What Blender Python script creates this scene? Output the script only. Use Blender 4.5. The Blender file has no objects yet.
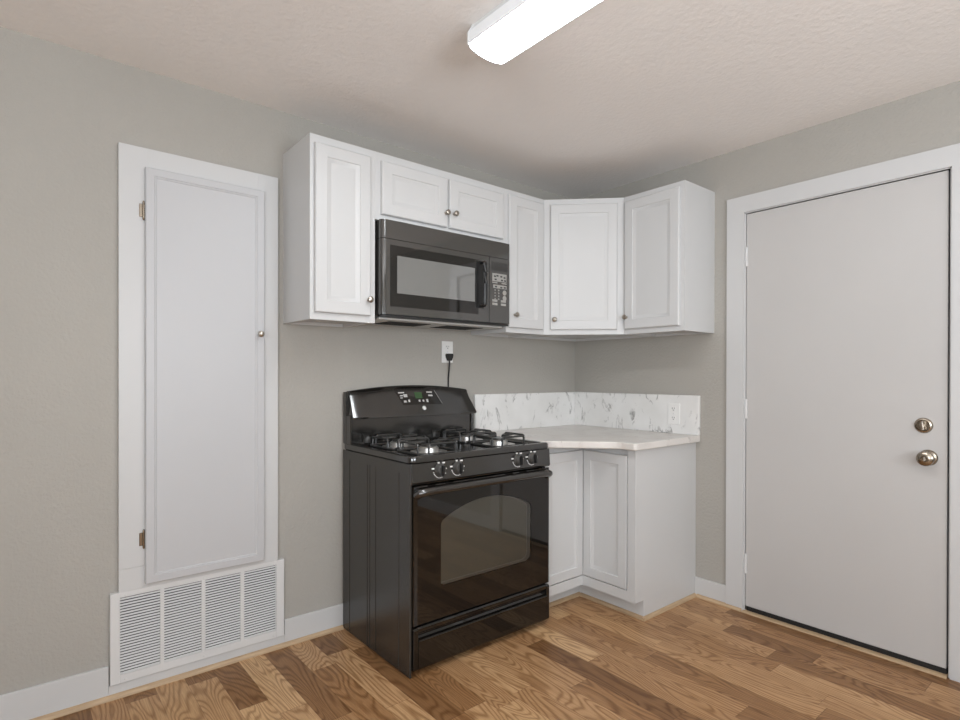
import bpy, bmesh, math, random
from mathutils import Vector, Matrix
R = math.radians
S = bpy.context.scene
COL = S.collection

# ---------------------------------------------------------------- camera, light, exposure
# x runs right along the back wall, y runs towards it, z up; the camera stands at x=0, y=0.
WA, WB, CEIL = 2.585, 2.99, 2.466          # back wall (y), right wall (x), ceiling height
WL, WF = -2.2, -1.9                        # left wall (x), front wall behind the camera (y)

cam_data = bpy.data.cameras.new('camera')
cam = bpy.data.objects.new('camera', cam_data)
COL.objects.link(cam)
yaw, pitch, roll = R(39.5626), R(-0.1998), R(0.1058)
fw = Vector((math.sin(yaw) * math.cos(pitch), math.cos(yaw) * math.cos(pitch), math.sin(pitch)))
rt = Vector((math.cos(yaw), -math.sin(yaw), 0))
up = rt.cross(fw)
rt, up = math.cos(roll) * rt + math.sin(roll) * up, -math.sin(roll) * rt + math.cos(roll) * up
cam.matrix_world = Matrix(((rt.x, up.x, -fw.x, 0), (rt.y, up.y, -fw.y, 0), (rt.z, up.z, -fw.z, 1.25), (0, 0, 0, 1)))
cam_data.sensor_width = 36
cam_data.lens = 562.06 / 960 * 36
cam_data.shift_y = 17.6 / 960
cam_data.clip_start = 0.05
S.camera = cam

world = bpy.data.worlds.new('world')
S.world = world
world.use_nodes = True
world.node_tree.nodes['Background'].inputs[0].default_value = (0.8, 0.88, 1.0, 1)
world.node_tree.nodes['Background'].inputs[1].default_value = 0.3


def area_light(name, loc, rot, sx, sy, power, color):
    d = bpy.data.lights.new(name, 'AREA')
    d.shape = 'RECTANGLE'
    d.size, d.size_y, d.energy, d.color = sx, sy, power, color
    o = bpy.data.objects.new(name, d)
    o.location, o.rotation_euler = loc, rot
    COL.objects.link(o)


LAMP_STRENGTH = 20.0
LAMP_SIDE = 9.0
LAMP_COLOR = (0.945, 0.975, 1.0, 1)
# fill light added at two made-up windows out of view
area_light('added_window_fill', (0.8, WF + 0.03, 1.50), (R(130), 0, 0), 1.9, 1.2, 72, (0.89, 0.945, 1.0))
area_light('added_window_fill', (WL + 0.03, -1.0, 1.50), (R(116), 0, R(-90)), 1.4, 1.2, 84, (0.89, 0.945, 1.0))

S.view_settings.view_transform = 'Standard'
S.view_settings.look = 'None'
S.view_settings.gamma = 1
S.view_settings.exposure = 0.14
S.view_settings.use_curve_mapping = False


# ---------------------------------------------------------------- materials
def mat(name, color, rough=0.5, metal=0.0, coat=0.0, spec=0.5, ior=1.5):
    m = bpy.data.materials.new(name)
    m.use_nodes = True
    b = m.node_tree.nodes['Principled BSDF']
    b.inputs['Base Color'].default_value = (*color, 1)
    b.inputs['Roughness'].default_value = rough
    b.inputs['Metallic'].default_value = metal
    b.inputs['Coat Weight'].default_value = coat
    b.inputs['Coat Roughness'].default_value = 0.03
    b.inputs['Specular IOR Level'].default_value = spec
    b.inputs['IOR'].default_value = ior
    return m


def N(m, t, **kw):
    n = m.node_tree.nodes.new(t)
    for k, v in kw.items():
        setattr(n, k, v)
    return n


def L(m, a, b):
    m.node_tree.links.new(a, b)


def math_node(m, op, a, b=None, c=None):
    n = N(m, 'ShaderNodeMath', operation=op)
    for i, v in enumerate((a, b, c)):
        if v is None:
            continue
        if isinstance(v, (int, float)):
            n.inputs[i].default_value = v
        else:
            L(m, v, n.inputs[i])
    return n.outputs[0]


def noise(m, vec, scale, detail=2, rough=0.5, dist=0.0):
    n = N(m, 'ShaderNodeTexNoise')
    n.inputs['Scale'].default_value = scale
    n.inputs['Detail'].default_value = detail
    n.inputs['Roughness'].default_value = rough
    n.inputs['Distortion'].default_value = dist
    if vec is not None:
        L(m, vec, n.inputs['Vector'])
    return n.outputs['Fac']


def ramp(m, fac, stops):
    n = N(m, 'ShaderNodeValToRGB')
    e = n.color_ramp.elements
    while len(e) < len(stops):
        e.new(0.5)
    for i, (p, c) in enumerate(stops):
        e[i].position = p
        e[i].color = (*c, 1) if len(c) == 3 else c
    L(m, fac, n.inputs[0])
    return n.outputs['Color']


def bump(m, height, strength, distance):
    n = N(m, 'ShaderNodeBump')
    n.inputs['Strength'].default_value = strength
    n.inputs['Distance'].default_value = distance
    L(m, height, n.inputs['Height'])
    L(m, n.outputs['Normal'], m.node_tree.nodes['Principled BSDF'].inputs['Normal'])


def geo_pos(m):
    return N(m, 'ShaderNodeNewGeometry').outputs['Position']


def painted(name, color, rough, scale, strength, distance, var=0.03):
    """paint with a little roller texture and slight tone variation"""
    m = mat(name, color, rough)
    p = geo_pos(m)
    h = noise(m, p, scale, 4, 0.55)
    bump(m, h, strength, distance)
    v = noise(m, p, 1.7, 3, 0.5)
    lo = tuple(c * (1 - var) for c in color)
    hi = tuple(min(1, c * (1 + var)) for c in color)
    L(m, ramp(m, v, [(0.3, lo), (0.7, hi)]), m.node_tree.nodes['Principled BSDF'].inputs['Base Color'])
    return m


M = {}
M['wall'] = painted('greige_wall_paint', (0.396, 0.376, 0.341), 0.75, 75, 0.6, 0.005)
M['ceiling'] = painted('textured_ceiling_paint', (0.90, 0.865, 0.835), 0.85, 48, 0.45, 0.006, 0.02)
M['white'] = painted('white_cabinet_paint', (0.60, 0.60, 0.597), 0.38, 160, 0.06, 0.0008, 0.012)
M['trim'] = painted('white_trim_paint', (0.58, 0.578, 0.575), 0.42, 120, 0.08, 0.001, 0.012)
M['door'] = painted('off_white_door_paint', (0.515, 0.50, 0.487), 0.45, 60, 0.10, 0.0015, 0.02)
M['pantry'] = painted('white_pantry_paint', (0.515, 0.515, 0.525), 0.42, 120, 0.08, 0.001, 0.012)
M['grille'] = mat('white_grille_enamel', (0.66, 0.656, 0.65), 0.45)
M['near_black'] = mat('duct_shade_and_filter', (0.02, 0.02, 0.02), 0.9)  # near-black for the duct's painted shade and the grease filters
M['nickel'] = mat('satin_nickel', (0.42, 0.38, 0.33), 0.28, 1.0)
M['bronze_nickel'] = mat('aged_nickel', (0.36, 0.31, 0.25), 0.24, 1.0)
M['chrome'] = mat('polished_aluminium', (0.74, 0.73, 0.71), 0.38, 1.0)
M['enamel'] = mat('black_enamel', (0.012, 0.011, 0.010), 0.14, ior=1.95)
M['gloss'] = mat('glossy_black_plastic', (0.022, 0.020, 0.018), 0.12, ior=1.8)
M['black_glass'] = mat('black_oven_glass', (0.007, 0.006, 0.005), 0.035, ior=1.62)
M['iron'] = mat('black_grate_iron', (0.022, 0.022, 0.021), 0.28, ior=1.9)
M['knob'] = mat('black_knob_plastic', (0.060, 0.058, 0.054), 0.3)
M['grip'] = mat('black_knob_grip', (0.012, 0.012, 0.012), 0.3)
M['rubber'] = mat('black_rubber', (0.012, 0.012, 0.012), 0.5)
M['print'] = mat('white_print', (0.75, 0.74, 0.72), 0.5)
M['grey_print'] = mat('grey_print', (0.33, 0.32, 0.30), 0.5)
M['label_print'] = mat('pale_grey_print', (0.5, 0.49, 0.47), 0.5)
M['outlet'] = mat('white_outlet_plastic', (0.82, 0.81, 0.79), 0.3)
M['slot'] = mat('outlet_slot', (0.03, 0.03, 0.03), 0.7)
M['lamp_metal'] = mat('white_lamp_metal', (0.78, 0.78, 0.77), 0.4)
M['oven_inner'] = mat('oven_cavity_enamel', (0.19, 0.178, 0.152), 0.35)
M['cavity'] = mat('grey_microwave_screen', (0.15, 0.15, 0.145), 0.03, ior=2.4)
M['bezel'] = mat('grey_bezel_metal', (0.32, 0.31, 0.29), 0.4)
M['under'] = mat('grey_filter_metal', (0.55, 0.54, 0.52), 0.4, 0.3)
M['sweep'] = mat('black_door_sweep', (0.01, 0.01, 0.01), 0.6)

# range side: textured black enamel sheet
m = mat('black_textured_sheet', (0.030, 0.028, 0.025), 0.27, ior=1.65)
bump(m, noise(m, geo_pos(m), 420, 2), 0.25, 0.0006)
M['sheet'] = m

# microwave glossy charcoal
m = mat('charcoal_microwave_plastic', (0.036, 0.034, 0.031), 0.09, ior=2.0)
M['charcoal'] = m

# clear smoked glass for the oven and microwave windows
def smoked(name, tint, ior):
    m = bpy.data.materials.new(name)
    m.use_nodes = True
    nt = m.node_tree
    nt.nodes.remove(nt.nodes['Principled BSDF'])
    fr = N(m, 'ShaderNodeFresnel'); fr.inputs['IOR'].default_value = ior
    tr = N(m, 'ShaderNodeBsdfTransparent'); tr.inputs['Color'].default_value = (*tint, 1)
    gl = N(m, 'ShaderNodeBsdfGlossy'); gl.inputs['Roughness'].default_value = 0.03
    mx = N(m, 'ShaderNodeMixShader')
    L(m, fr.outputs[0], mx.inputs[0]); L(m, tr.outputs[0], mx.inputs[1]); L(m, gl.outputs[0], mx.inputs[2])
    L(m, mx.outputs[0], nt.nodes['Material Output'].inputs[0])
    return m
M['smoked'] = smoked('smoked_glass', (0.86, 0.84, 0.79), 1.85)
M['clear'] = smoked('window_glass', (0.95, 0.97, 0.97), 1.45)

def emitter(name, color, strength):
    m = mat(name, color[:3], 0.4)
    b = m.node_tree.nodes['Principled BSDF']
    b.inputs['Emission Color'].default_value = color
    b.inputs['Emission Strength'].default_value = strength
    return m
M['diffuser'] = emitter('lit_acrylic_diffuser', LAMP_COLOR, LAMP_STRENGTH)
M['lens_side'] = emitter('prismatic_lens_side', LAMP_COLOR, 0.05)
M['clock'] = emitter('green_clock_display', (0.035, 0.08, 0.03, 1), 0.15)

# pale wood quarter round
m = mat('pale_oak_moulding', (0.52, 0.36, 0.21), 0.45)
mp = N(m, 'ShaderNodeMapping'); mp.inputs['Scale'].default_value = (3, 3, 40)
L(m, geo_pos(m), mp.inputs['Vector'])
L(m, ramp(m, noise(m, mp.outputs[0], 3, 4), [(0.3, (0.39, 0.27, 0.16)), (0.7, (0.53, 0.38, 0.235))]),
  m.node_tree.nodes['Principled BSDF'].inputs['Base Color'])
M['oak_trim'] = m

# white marble-look laminate with grey veins
def marble(name, base, vein, soft):
    m = mat(name, base, 0.28)
    p = geo_pos(m)
    mp = N(m, 'ShaderNodeMapping'); mp.inputs['Rotation'].default_value = (0.5, 0.35, 0.6); mp.inputs['Scale'].default_value = (1.0, 1.0, 0.62)
    L(m, p, mp.inputs['Vector'])
    n1 = noise(m, mp.outputs[0], 5.5, 8, 0.62, 1.6)
    v1 = math_node(m, 'ABSOLUTE', math_node(m, 'SUBTRACT', n1, 0.5))
    n2 = noise(m, mp.outputs[0], 13, 5, 0.6, 0.8)
    n3 = noise(m, p, 7, 2)
    # thin, broken veins
    thin = math_node(m, 'SMOOTH_MAX', math_node(m, 'SUBTRACT', 1.0, math_node(m, 'MULTIPLY', v1, 30.0)), 0.0, 0.05)
    brk = math_node(m, 'MULTIPLY', math_node(m, 'SUBTRACT', n2, 0.50), 7.0)
    brk = math_node(m, 'MINIMUM', math_node(m, 'MAXIMUM', brk, 0.0), 1.0)
    mask = math_node(m, 'MINIMUM', math_node(m, 'MULTIPLY', thin, brk), 1.0)
    cloud = ramp(m, n3, [(0.35, base), (0.68, soft)])
    mx = N(m, 'ShaderNodeMix', data_type='RGBA')
    L(m, mask, mx.inputs[0]); L(m, cloud, mx.inputs[6]); mx.inputs[7].default_value = (*vein, 1)
    L(m, mx.outputs[2], m.node_tree.nodes['Principled BSDF'].inputs['Base Color'])
    return m
M['splash'] = marble('marble_backsplash', (0.80, 0.79, 0.775), (0.22, 0.21, 0.20), (0.74, 0.73, 0.71))
M['counter'] = marble('marble_countertop', (0.74, 0.71, 0.675), (0.50, 0.46, 0.43), (0.66, 0.62, 0.58))


def floor_material():
    """strip oak laminate: strips run towards the back wall, each board with its own tone and grain"""
    m = mat('oak_strip_floor', (0.4, 0.2, 0.1), 0.36, spec=0.3)
    b = m.node_tree.nodes['Principled BSDF']
    p = geo_pos(m)
    sp = N(m, 'ShaderNodeSeparateXYZ'); L(m, p, sp.inputs[0])
    x, y = sp.outputs[0], sp.outputs[1]
    u = math_node(m, 'DIVIDE', math_node(m, 'SUBTRACT', x, 1.07), 0.107)
    row = math_node(m, 'FLOOR', u)
    wn = N(m, 'ShaderNodeTexWhiteNoise', noise_dimensions='1D'); L(m, row, wn.inputs['W'])
    off = math_node(m, 'MULTIPLY', wn.outputs['Value'], 3.7)
    v = math_node(m, 'DIVIDE', math_node(m, 'ADD', y, off), 0.56)
    # uneven board lengths
    vv = math_node(m, 'ADD', v, math_node(m, 'MULTIPLY', math_node(m, 'SINE', math_node(m, 'MULTIPLY', v, 2.3)), 0.22))
    piece = math_node(m, 'FLOOR', vv)
    cid = N(m, 'ShaderNodeCombineXYZ'); L(m, row, cid.inputs[0]); L(m, piece, cid.inputs[1])
    w2 = N(m, 'ShaderNodeTexWhiteNoise', noise_dimensions='3D'); L(m, cid.outputs[0], w2.inputs['Vector'])
    rnd = w2.outputs['Value']
    rs = N(m, 'ShaderNodeSeparateColor'); L(m, w2.outputs['Color'], rs.inputs[0])
    # board coordinates, shifted per board so that no grain repeats
    gx = math_node(m, 'ADD', x, math_node(m, 'MULTIPLY', rs.outputs[0], 31.0))
    gy = math_node(m, 'ADD', y, math_node(m, 'MULTIPLY', rs.outputs[1], 17.0))
    def coords(sx, sy):
        c = N(m, 'ShaderNodeCombineXYZ')
        L(m, math_node(m, 'MULTIPLY', gx, sx), c.inputs[0]); L(m, math_node(m, 'MULTIPLY', gy, sy), c.inputs[1])
        return c.outputs[0]
    # cathedral figure: contour lines of a smooth field stretched along the board
    field = noise(m, coords(7.5, 1.35), 1.0, 1.5, 0.4, 0.25)
    rings = math_node(m, 'SINE', math_node(m, 'MULTIPLY', field, 150.0))
    rings = math_node(m, 'MULTIPLY_ADD', rings, 0.5, 0.5)
    rings = math_node(m, 'POWER', rings, 2.2)
    fibre = noise(m, coords(260, 5), 1.0, 3, 0.6)
    pores = noise(m, coords(420, 16), 1.0, 2, 0.5)
    tone = ramp(m, rnd, [(0.0, (0.23, 0.117, 0.049)), (0.25, (0.385, 0.213, 0.098)), (0.6, (0.52, 0.315, 0.160)), (1.0, (0.68, 0.450, 0.245))])
    dark = N(m, 'ShaderNodeMix', data_type='RGBA', blend_type='MULTIPLY')
    L(m, math_node(m, 'MULTIPLY', rings, 0.72), dark.inputs[0]); L(m, tone, dark.inputs[6]); dark.inputs[7].default_value = (0.50, 0.40, 0.30, 1)
    d2 = N(m, 'ShaderNodeMix', data_type='RGBA', blend_type='MULTIPLY')
    L(m, ramp(m, fibre, [(0.35, (0, 0, 0)), (0.75, (1, 1, 1))]), d2.inputs[0]); L(m, dark.outputs[2], d2.inputs[6]); d2.inputs[7].default_value = (0.70, 0.62, 0.54, 1)
    d3 = N(m, 'ShaderNodeMix', data_type='RGBA', blend_type='MULTIPLY')
    L(m, ramp(m, pores, [(0.58, (0, 0, 0)), (0.72, (1, 1, 1))]), d3.inputs[0]); L(m, d2.outputs[2], d3.inputs[6]); d3.inputs[7].default_value = (0.72, 0.65, 0.58, 1)
    # fine joints
    fu = math_node(m, 'FRACT', u)
    eu = math_node(m, 'MINIMUM', fu, math_node(m, 'SUBTRACT', 1.0, fu))
    fv = math_node(m, 'FRACT', vv)
    ev = math_node(m, 'MINIMUM', fv, math_node(m, 'SUBTRACT', 1.0, fv))
    ju = math_node(m, 'LESS_THAN', eu, 0.009)
    jv = math_node(m, 'LESS_THAN', ev, 0.0016)
    j = math_node(m, 'MAXIMUM', ju, jv)
    d4 = N(m, 'ShaderNodeMix', data_type='RGBA', blend_type='MULTIPLY')
    L(m, math_node(m, 'MULTIPLY', j, 0.55), d4.inputs[0]); L(m, d3.outputs[2], d4.inputs[6]); d4.inputs[7].default_value = (0.40, 0.33, 0.27, 1)
    L(m, d4.outputs[2], b.inputs['Base Color'])
    bump(m, fibre, 0.12, 0.0006)
    return m
M['floor'] = floor_material()


# ---------------------------------------------------------------- mesh helpers
def box(bm, x0, x1, y0, y1, z0, z1, bev=0.0, seg=2):
    vs = [bm.verts.new(c) for c in ((x0, y0, z0), (x1, y0, z0), (x1, y1, z0), (x0, y1, z0),
                                    (x0, y0, z1), (x1, y0, z1), (x1, y1, z1), (x0, y1, z1))]
    fs = [bm.faces.new([vs[i] for i in f]) for f in
          ((3, 2, 1, 0), (4, 5, 6, 7), (0, 1, 5, 4), (1, 2, 6, 5), (2, 3, 7, 6), (3, 0, 4, 7))]
    if bev > 0:
        es = list({e for f in fs for e in f.edges})
        bmesh.ops.bevel(bm, geom=es, offset=bev, segments=seg, profile=0.5, affect='EDGES')
    return bm


def prism(bm, poly, z0, z1, bev=0.0, seg=2, inset_bottom=None, flip='z'):
    """extrude a counter-clockwise polygon; flip picks the extrusion axis"""
    def pt(a, b, c):
        return {'z': (a, b, c), 'x': (c, a, b), 'y': (a, c, b)}[flip]
    lo = [bm.verts.new(pt(a, b, z0)) for a, b in poly]
    hi = [bm.verts.new(pt(a, b, z1)) for a, b in poly]
    n = len(poly)
    fb = bm.faces.new(lo[::-1])
    ft = bm.faces.new(hi)
    fs = [fb, ft] + [bm.faces.new((lo[i], lo[(i + 1) % n], hi[(i + 1) % n], hi[i])) for i in range(n)]
    bmesh.ops.recalc_face_normals(bm, faces=fs)
    if bev > 0:
        es = list({e for f in fs for e in f.edges})
        bmesh.ops.bevel(bm, geom=es, offset=bev, segments=seg, profile=0.5, affect='EDGES')
    elif inset_bottom:
        th, dz = inset_bottom
        bmesh.ops.inset_region(bm, faces=[fb], thickness=th, use_even_offset=True)
        ex = bmesh.ops.extrude_face_region(bm, geom=[fb])
        vs = [g for g in ex['geom'] if isinstance(g, bmesh.types.BMVert)]
        bmesh.ops.delete(bm, geom=[fb], context='FACES_ONLY')
        bmesh.ops.translate(bm, verts=vs, vec=(0, 0, dz))
    return bm


def tube(bm, pts, r, n=10, closed=False, rz=None, cap=True):
    """round bar along a polyline"""
    P = [Vector(p) for p in pts]
    rings = []
    ref = Vector((0.0123, 0.031, 1.0)).normalized()
    for i, p in enumerate(P):
        if closed:
            t = (P[(i + 1) % len(P)] - P[i - 1])
        else:
            t = P[min(i + 1, len(P) - 1)] - P[max(i - 1, 0)]
        t.normalize()
        a = t.cross(ref)
        if a.length < 1e-3:
            a = t.cross(Vector((1, 0, 0)))
        a.normalize()
        bb = t.cross(a)
        rr = r[i] if isinstance(r, (list, tuple)) else r
        rings.append([bm.verts.new(p + a * rr * math.cos(2 * math.pi * k / n) + bb * (rz or rr) * math.sin(2 * math.pi * k / n)) for k in range(n)])
    m = len(rings)
    for i in range(m if closed else m - 1):
        A, B = rings[i], rings[(i + 1) % m]
        for k in range(n):
            bm.faces.new((A[k], A[(k + 1) % n], B[(k + 1) % n], B[k]))
    if not closed and cap:
        bm.faces.new(rings[0][::-1]); bm.faces.new(rings[-1])
    return bm


def lathe(bm, prof, origin, axis, n=24):
    """prof: (radius, distance along axis) from base to tip"""
    o = Vector(origin); ax = Vector(axis).normalized()
    a = ax.orthogonal().normalized(); b = ax.cross(a)
    rings = []
    for r, h in prof:
        if r < 1e-5:
            rings.append([bm.verts.new(o + ax * h)])
        else:
            rings.append([bm.verts.new(o + ax * h + (a * math.cos(2 * math.pi * k / n) + b * math.sin(2 * math.pi * k / n)) * r) for k in range(n)])
    for A, B in zip(rings, rings[1:]):
        for k in range(n):
            k2 = (k + 1) % n
            if len(A) == 1 and len(B) == 1:
                continue
            if len(A) == 1:
                bm.faces.new((A[0], B[k2], B[k]))
            elif len(B) == 1:
                bm.faces.new((A[k], A[k2], B[0]))
            else:
                bm.faces.new((A[k], A[k2], B[k2], B[k]))
    if len(rings[0]) > 1:
        bm.faces.new(rings[0][::-1])
    if len(rings[-1]) > 1:
        bm.faces.new(rings[-1])
    return bm


def rings_panel(bm, x0, x1, z0, z1, yb, prof):
    """door leaf facing -y: back at yb, rectangle rings given as (inset, y)"""
    loops = []
    for ins, y in [(0.0, yb)] + prof:
        loops.append([bm.verts.new(c) for c in ((x0 + ins, y, z0 + ins), (x1 - ins, y, z0 + ins), (x1 - ins, y, z1 - ins), (x0 + ins, y, z1 - ins))])
    fs = [bm.faces.new(loops[0][::-1]), bm.faces.new(loops[-1])]
    for A, B in zip(loops, loops[1:]):
        for k in range(4):
            fs.append(bm.faces.new((A[k], A[(k + 1) % 4], B[(k + 1) % 4], B[k])))
    bmesh.ops.recalc_face_normals(bm, faces=fs)
    return bm


def obj(name, bm, material, parent=None, origin=None, angle=32):
    """link a bmesh as ONE mesh object; a top-level one gets its origin at its base"""
    bmesh.ops.recalc_face_normals(bm, faces=bm.faces[:])
    me = bpy.data.meshes.new(name)
    loc = None
    if parent is None:
        xs = [v.co for v in bm.verts]
        lo = Vector((min(c.x for c in xs), min(c.y for c in xs), min(c.z for c in xs)))
        hi = Vector((max(c.x for c in xs), max(c.y for c in xs), max(c.z for c in xs)))
        loc = Vector(origin) if origin else Vector(((lo.x + hi.x) / 2, (lo.y + hi.y) / 2, lo.z))
        bmesh.ops.translate(bm, verts=bm.verts[:], vec=-loc)
    bm.to_mesh(me); bm.free()
    me.polygons.foreach_set('use_smooth', [True] * len(me.polygons))
    me.set_sharp_from_angle(angle=R(angle))
    for mm in (material if isinstance(material, (list, tuple)) else [material]):
        me.materials.append(mm)
    o = bpy.data.objects.new(name, me)
    COL.objects.link(o)
    wn = o.modifiers.new('flat_faces', 'WEIGHTED_NORMAL')   # keeps large faces flat next to their bevels
    wn.keep_sharp = True
    wn.weight = 100
    if parent is not None:
        # parts are modelled in the thing's own frame
        o.parent = parent
    else:
        o.location = loc
    return o


def tag(o, label, cat, group=None, kind=None):
    o['label'] = label
    o['category'] = cat
    if group: o['group'] = group
    if kind: o['kind'] = kind
    return o


def thing(name, label, cat, loc, rot=0.0, group=None, kind=None):
    o = bpy.data.objects.new(name, None)
    o.empty_display_size = 0.1
    o.location = loc
    o.rotation_euler = (0, 0, rot)
    COL.objects.link(o)
    return tag(o, label, cat, group, kind)


def nb():
    return bmesh.new()


class At:
    """world coordinates -> the frame of an unrotated thing"""
    def __init__(self, loc): self.l = Vector(loc)
    def shift(self, bm):
        bmesh.ops.translate(bm, verts=bm.verts[:], vec=-self.l)
        return bm


# ---------------------------------------------------------------- the room
T = 0.12
DY0, DY1, DZ1 = 0.556, 1.402, 2.112        # opening of the door in the right wall
tag(obj('floor', box(nb(), WL - T, WB + T, WF - T, WA + T, -0.06, 0.0), M['floor']),
    'oak strip floor of brown and honey boards', 'floor', kind='structure')
tag(obj('ceiling', box(nb(), WL - T, WB + T, WF - T, WA + T, CEIL, CEIL + 0.08), M['ceiling']),
    'lightly textured white ceiling', 'ceiling', kind='structure')
tag(obj('wall_back', box(nb(), WL - T, WB + T, WA, WA + T, 0, CEIL), M['wall']),
    'greige wall behind the black range', 'wall', kind='structure')
bm = nb()
box(bm, WB, WB + T, DY1, WA, 0, CEIL); box(bm, WB, WB + T, WF, DY0, 0, CEIL); box(bm, WB, WB + T, DY0, DY1, DZ1, CEIL)
tag(obj('wall_right', bm, M['wall']), 'greige wall with the flush white door', 'wall', kind='structure')
bm = nb()   # left wall with an opening for the added window
wy0, wy1, wz0, wz1 = -1.75, -0.25, 0.8, 2.1
box(bm, WL - T, WL, WF, wy0, 0, CEIL); box(bm, WL - T, WL, wy1, WA, 0, CEIL)
box(bm, WL - T, WL, wy0, wy1, 0, wz0); box(bm, WL - T, WL, wy0, wy1, wz1, CEIL)
tag(obj('wall_left', bm, M['wall']), 'greige wall left of the camera', 'wall', kind='structure')
bm = nb()
wx0, wx1 = -0.2, 1.8
box(bm, WL - T, wx0, WF - T, WF, 0, CEIL); box(bm, wx1, WB + T, WF - T, WF, 0, CEIL)
box(bm, wx0, wx1, WF - T, WF, 0, wz0); box(bm, wx0, wx1, WF - T, WF, wz1, CEIL)
tag(obj('wall_front', bm, M['wall']), 'greige wall behind the camera', 'wall', kind='structure')
bm = nb()  # unseen window, added to carry the left fill light
for a, b_ in ((wy0, wy0 + 0.05), (wy1 - 0.05, wy1), (-1.025, -0.975)):
    box(bm, WL - 0.02, WL + 0.015, a, b_, wz0, wz1)
box(bm, WL - 0.02, WL + 0.015, wy0, wy1, wz0, wz0 + 0.05); box(bm, WL - 0.02, WL + 0.015, wy0, wy1, wz1 - 0.05, wz1)
tag(obj('added_window_1', bm, M['trim']), 'white framed window added out of view in the left wall', 'window', kind='structure')
bm = nb()  # second unseen window, added for the fill from behind
for a, b_ in ((wx0, wx0 + 0.05), (wx1 - 0.05, wx1), (0.775, 0.825)):
    box(bm, a, b_, WF - 0.02, WF + 0.015, wz0, wz1)
box(bm, wx0, wx1, WF - 0.02, WF + 0.015, wz0, wz0 + 0.05); box(bm, wx0, wx1, WF - 0.02, WF + 0.015, wz1 - 0.05, wz1)
tag(obj('added_window_2', bm, M['trim']), 'white framed window added out of view in the wall behind the camera', 'window', kind='structure')

# baseboards and quarter rounds
GX0, GX1, GZ0, GZ1 = 0.279, 0.953, 0.052, 0.405      # air return grille
RX0, RX1 = 1.247, 2.070                              # range sides
bm = nb()
box(bm, WL, GX0 - 0.004, WA - 0.013, WA, 0, 0.128, 0.002, 1)
box(bm, GX0 - 0.004, GX1 + 0.004, WA - 0.013, WA, 0, 0.0515)
box(bm, GX1 + 0.004, 2.08, WA - 0.013, WA, 0, 0.118, 0.002, 1)
tag(obj('baseboard_back', bm, M['trim']), 'white baseboard along the wall with the range', 'baseboard', kind='structure')
bm = nb()
box(bm, WB - 0.013, WB, 1.4995, 1.684, 0, 0.108, 0.002, 1)
tag(obj('baseboard_right', bm, M['trim']), 'short white baseboard between base cabinet and door casing', 'baseboard', kind='structure')
bm = nb()
box(bm, WB - 0.013, WB, WF, 0.444, 0, 0.108, 0.002, 1)
tag(obj('baseboard_front', bm, M['trim']), 'white baseboard right of the flush door', 'baseboard', kind='structure')

def quarter(bm, p0, p1, normal, r=0.017):
    """quarter-round moulding from p0 to p1 along the foot of a wall; normal points into the room"""
    a, b_ = Vector((*p0, 0)), Vector((*p1, 0))
    n = Vector((*normal, 0))
    prof = [(0, 0)] + [(r * math.cos(t * math.pi / 12), r * math.sin(t * math.pi / 12)) for t in range(7)]
    R0 = [bm.verts.new(a + n * u + Vector((0, 0, v))) for u, v in prof]
    R1 = [bm.verts.new(b_ + n * u + Vector((0, 0, v))) for u, v in prof]
    k = len(prof)
    for i in range(k):
        bm.faces.new((R0[i], R0[(i + 1) % k], R1[(i + 1) % k], R1[i]))
    bm.faces.new(R0[::-1]); bm.faces.new(R1)
    return bm
tag(obj('trim_1', quarter(nb(), (WL, WA - 0.013), (RX0 - 0.002, WA - 0.013), (0, -1)), M['oak_trim']),
    'pale wood quarter round below the baseboard left of the range', 'moulding', kind='structure')
tag(obj('trim_2', quarter(nb(), (WB - 0.013, 1.666), (WB - 0.013, 1.412), (-1, 0)), M['oak_trim']),
    'pale wood quarter round between base cabinet and door', 'moulding', kind='structure')
bm = nb()
quarter(bm, (2.466, 1.6835), (WB - 0.014, 1.6835), (0, -1))
quarter(bm, (2.4825, 1.667), (2.4825, 2.094), (-1, 0))
quarter(bm, (2.09, 2.1105), (2.4825, 2.1105), (0, -1))
tag(obj('trim_3', bm, M['oak_trim']), 'pale wood quarter round around the base cabinet foot', 'moulding', kind='structure')

# ---------------------------------------------------------------- exterior door and its casing
bm = nb()
prism(bm, [(1.499, 0), (1.407, 0), (1.407, 2.116), (0.550, 2.116), (0.550, 0), (0.444, 0), (0.444, 2.203), (1.499, 2.203)], WB - 0.018, WB, flip='x')
tag(obj('trim_4', bm, M['trim']), 'white flat casing around the flush door', 'door casing', kind='structure')
bm = nb()   # jamb, and a block added behind the leaf to darken its gaps
box(bm, WB - 0.006, WB + T, DY1, DY1 + 0.012, 0, DZ1 + 0.008); box(bm, WB - 0.006, WB + T, DY0 - 0.012, DY0, 0, DZ1 + 0.008)
box(bm, WB - 0.006, WB + T, DY0 - 0.012, DY1 + 0.012, DZ1, DZ1 + 0.008)
box(bm, WB + 0.046, WB + T, DY0, DY1, 0.0, DZ1)
tag(obj('trim_5', bm, M['trim']), 'white door jamb lining inside the casing', 'door jamb', kind='structure')
d = thing('door_1', 'flush off-white exterior door with nickel knob and deadbolt', 'door', (WB, 0.98, 0), kind='structure')
bm = nb(); box(bm, 0.000, 0.042, 0.5635 - 0.98, 1.4014 - 0.98, 0.030, 2.1085, 0.002, 1)
leaf = obj('door_leaf', bm, M['door'], d)
bm = nb(); box(bm, -0.0015, 0.040, 0.562 - 0.98, 1.3935 - 0.98, 0.008, 0.029, 0.001, 1)
obj('door_sweep', bm, M['sweep'], d)
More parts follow.
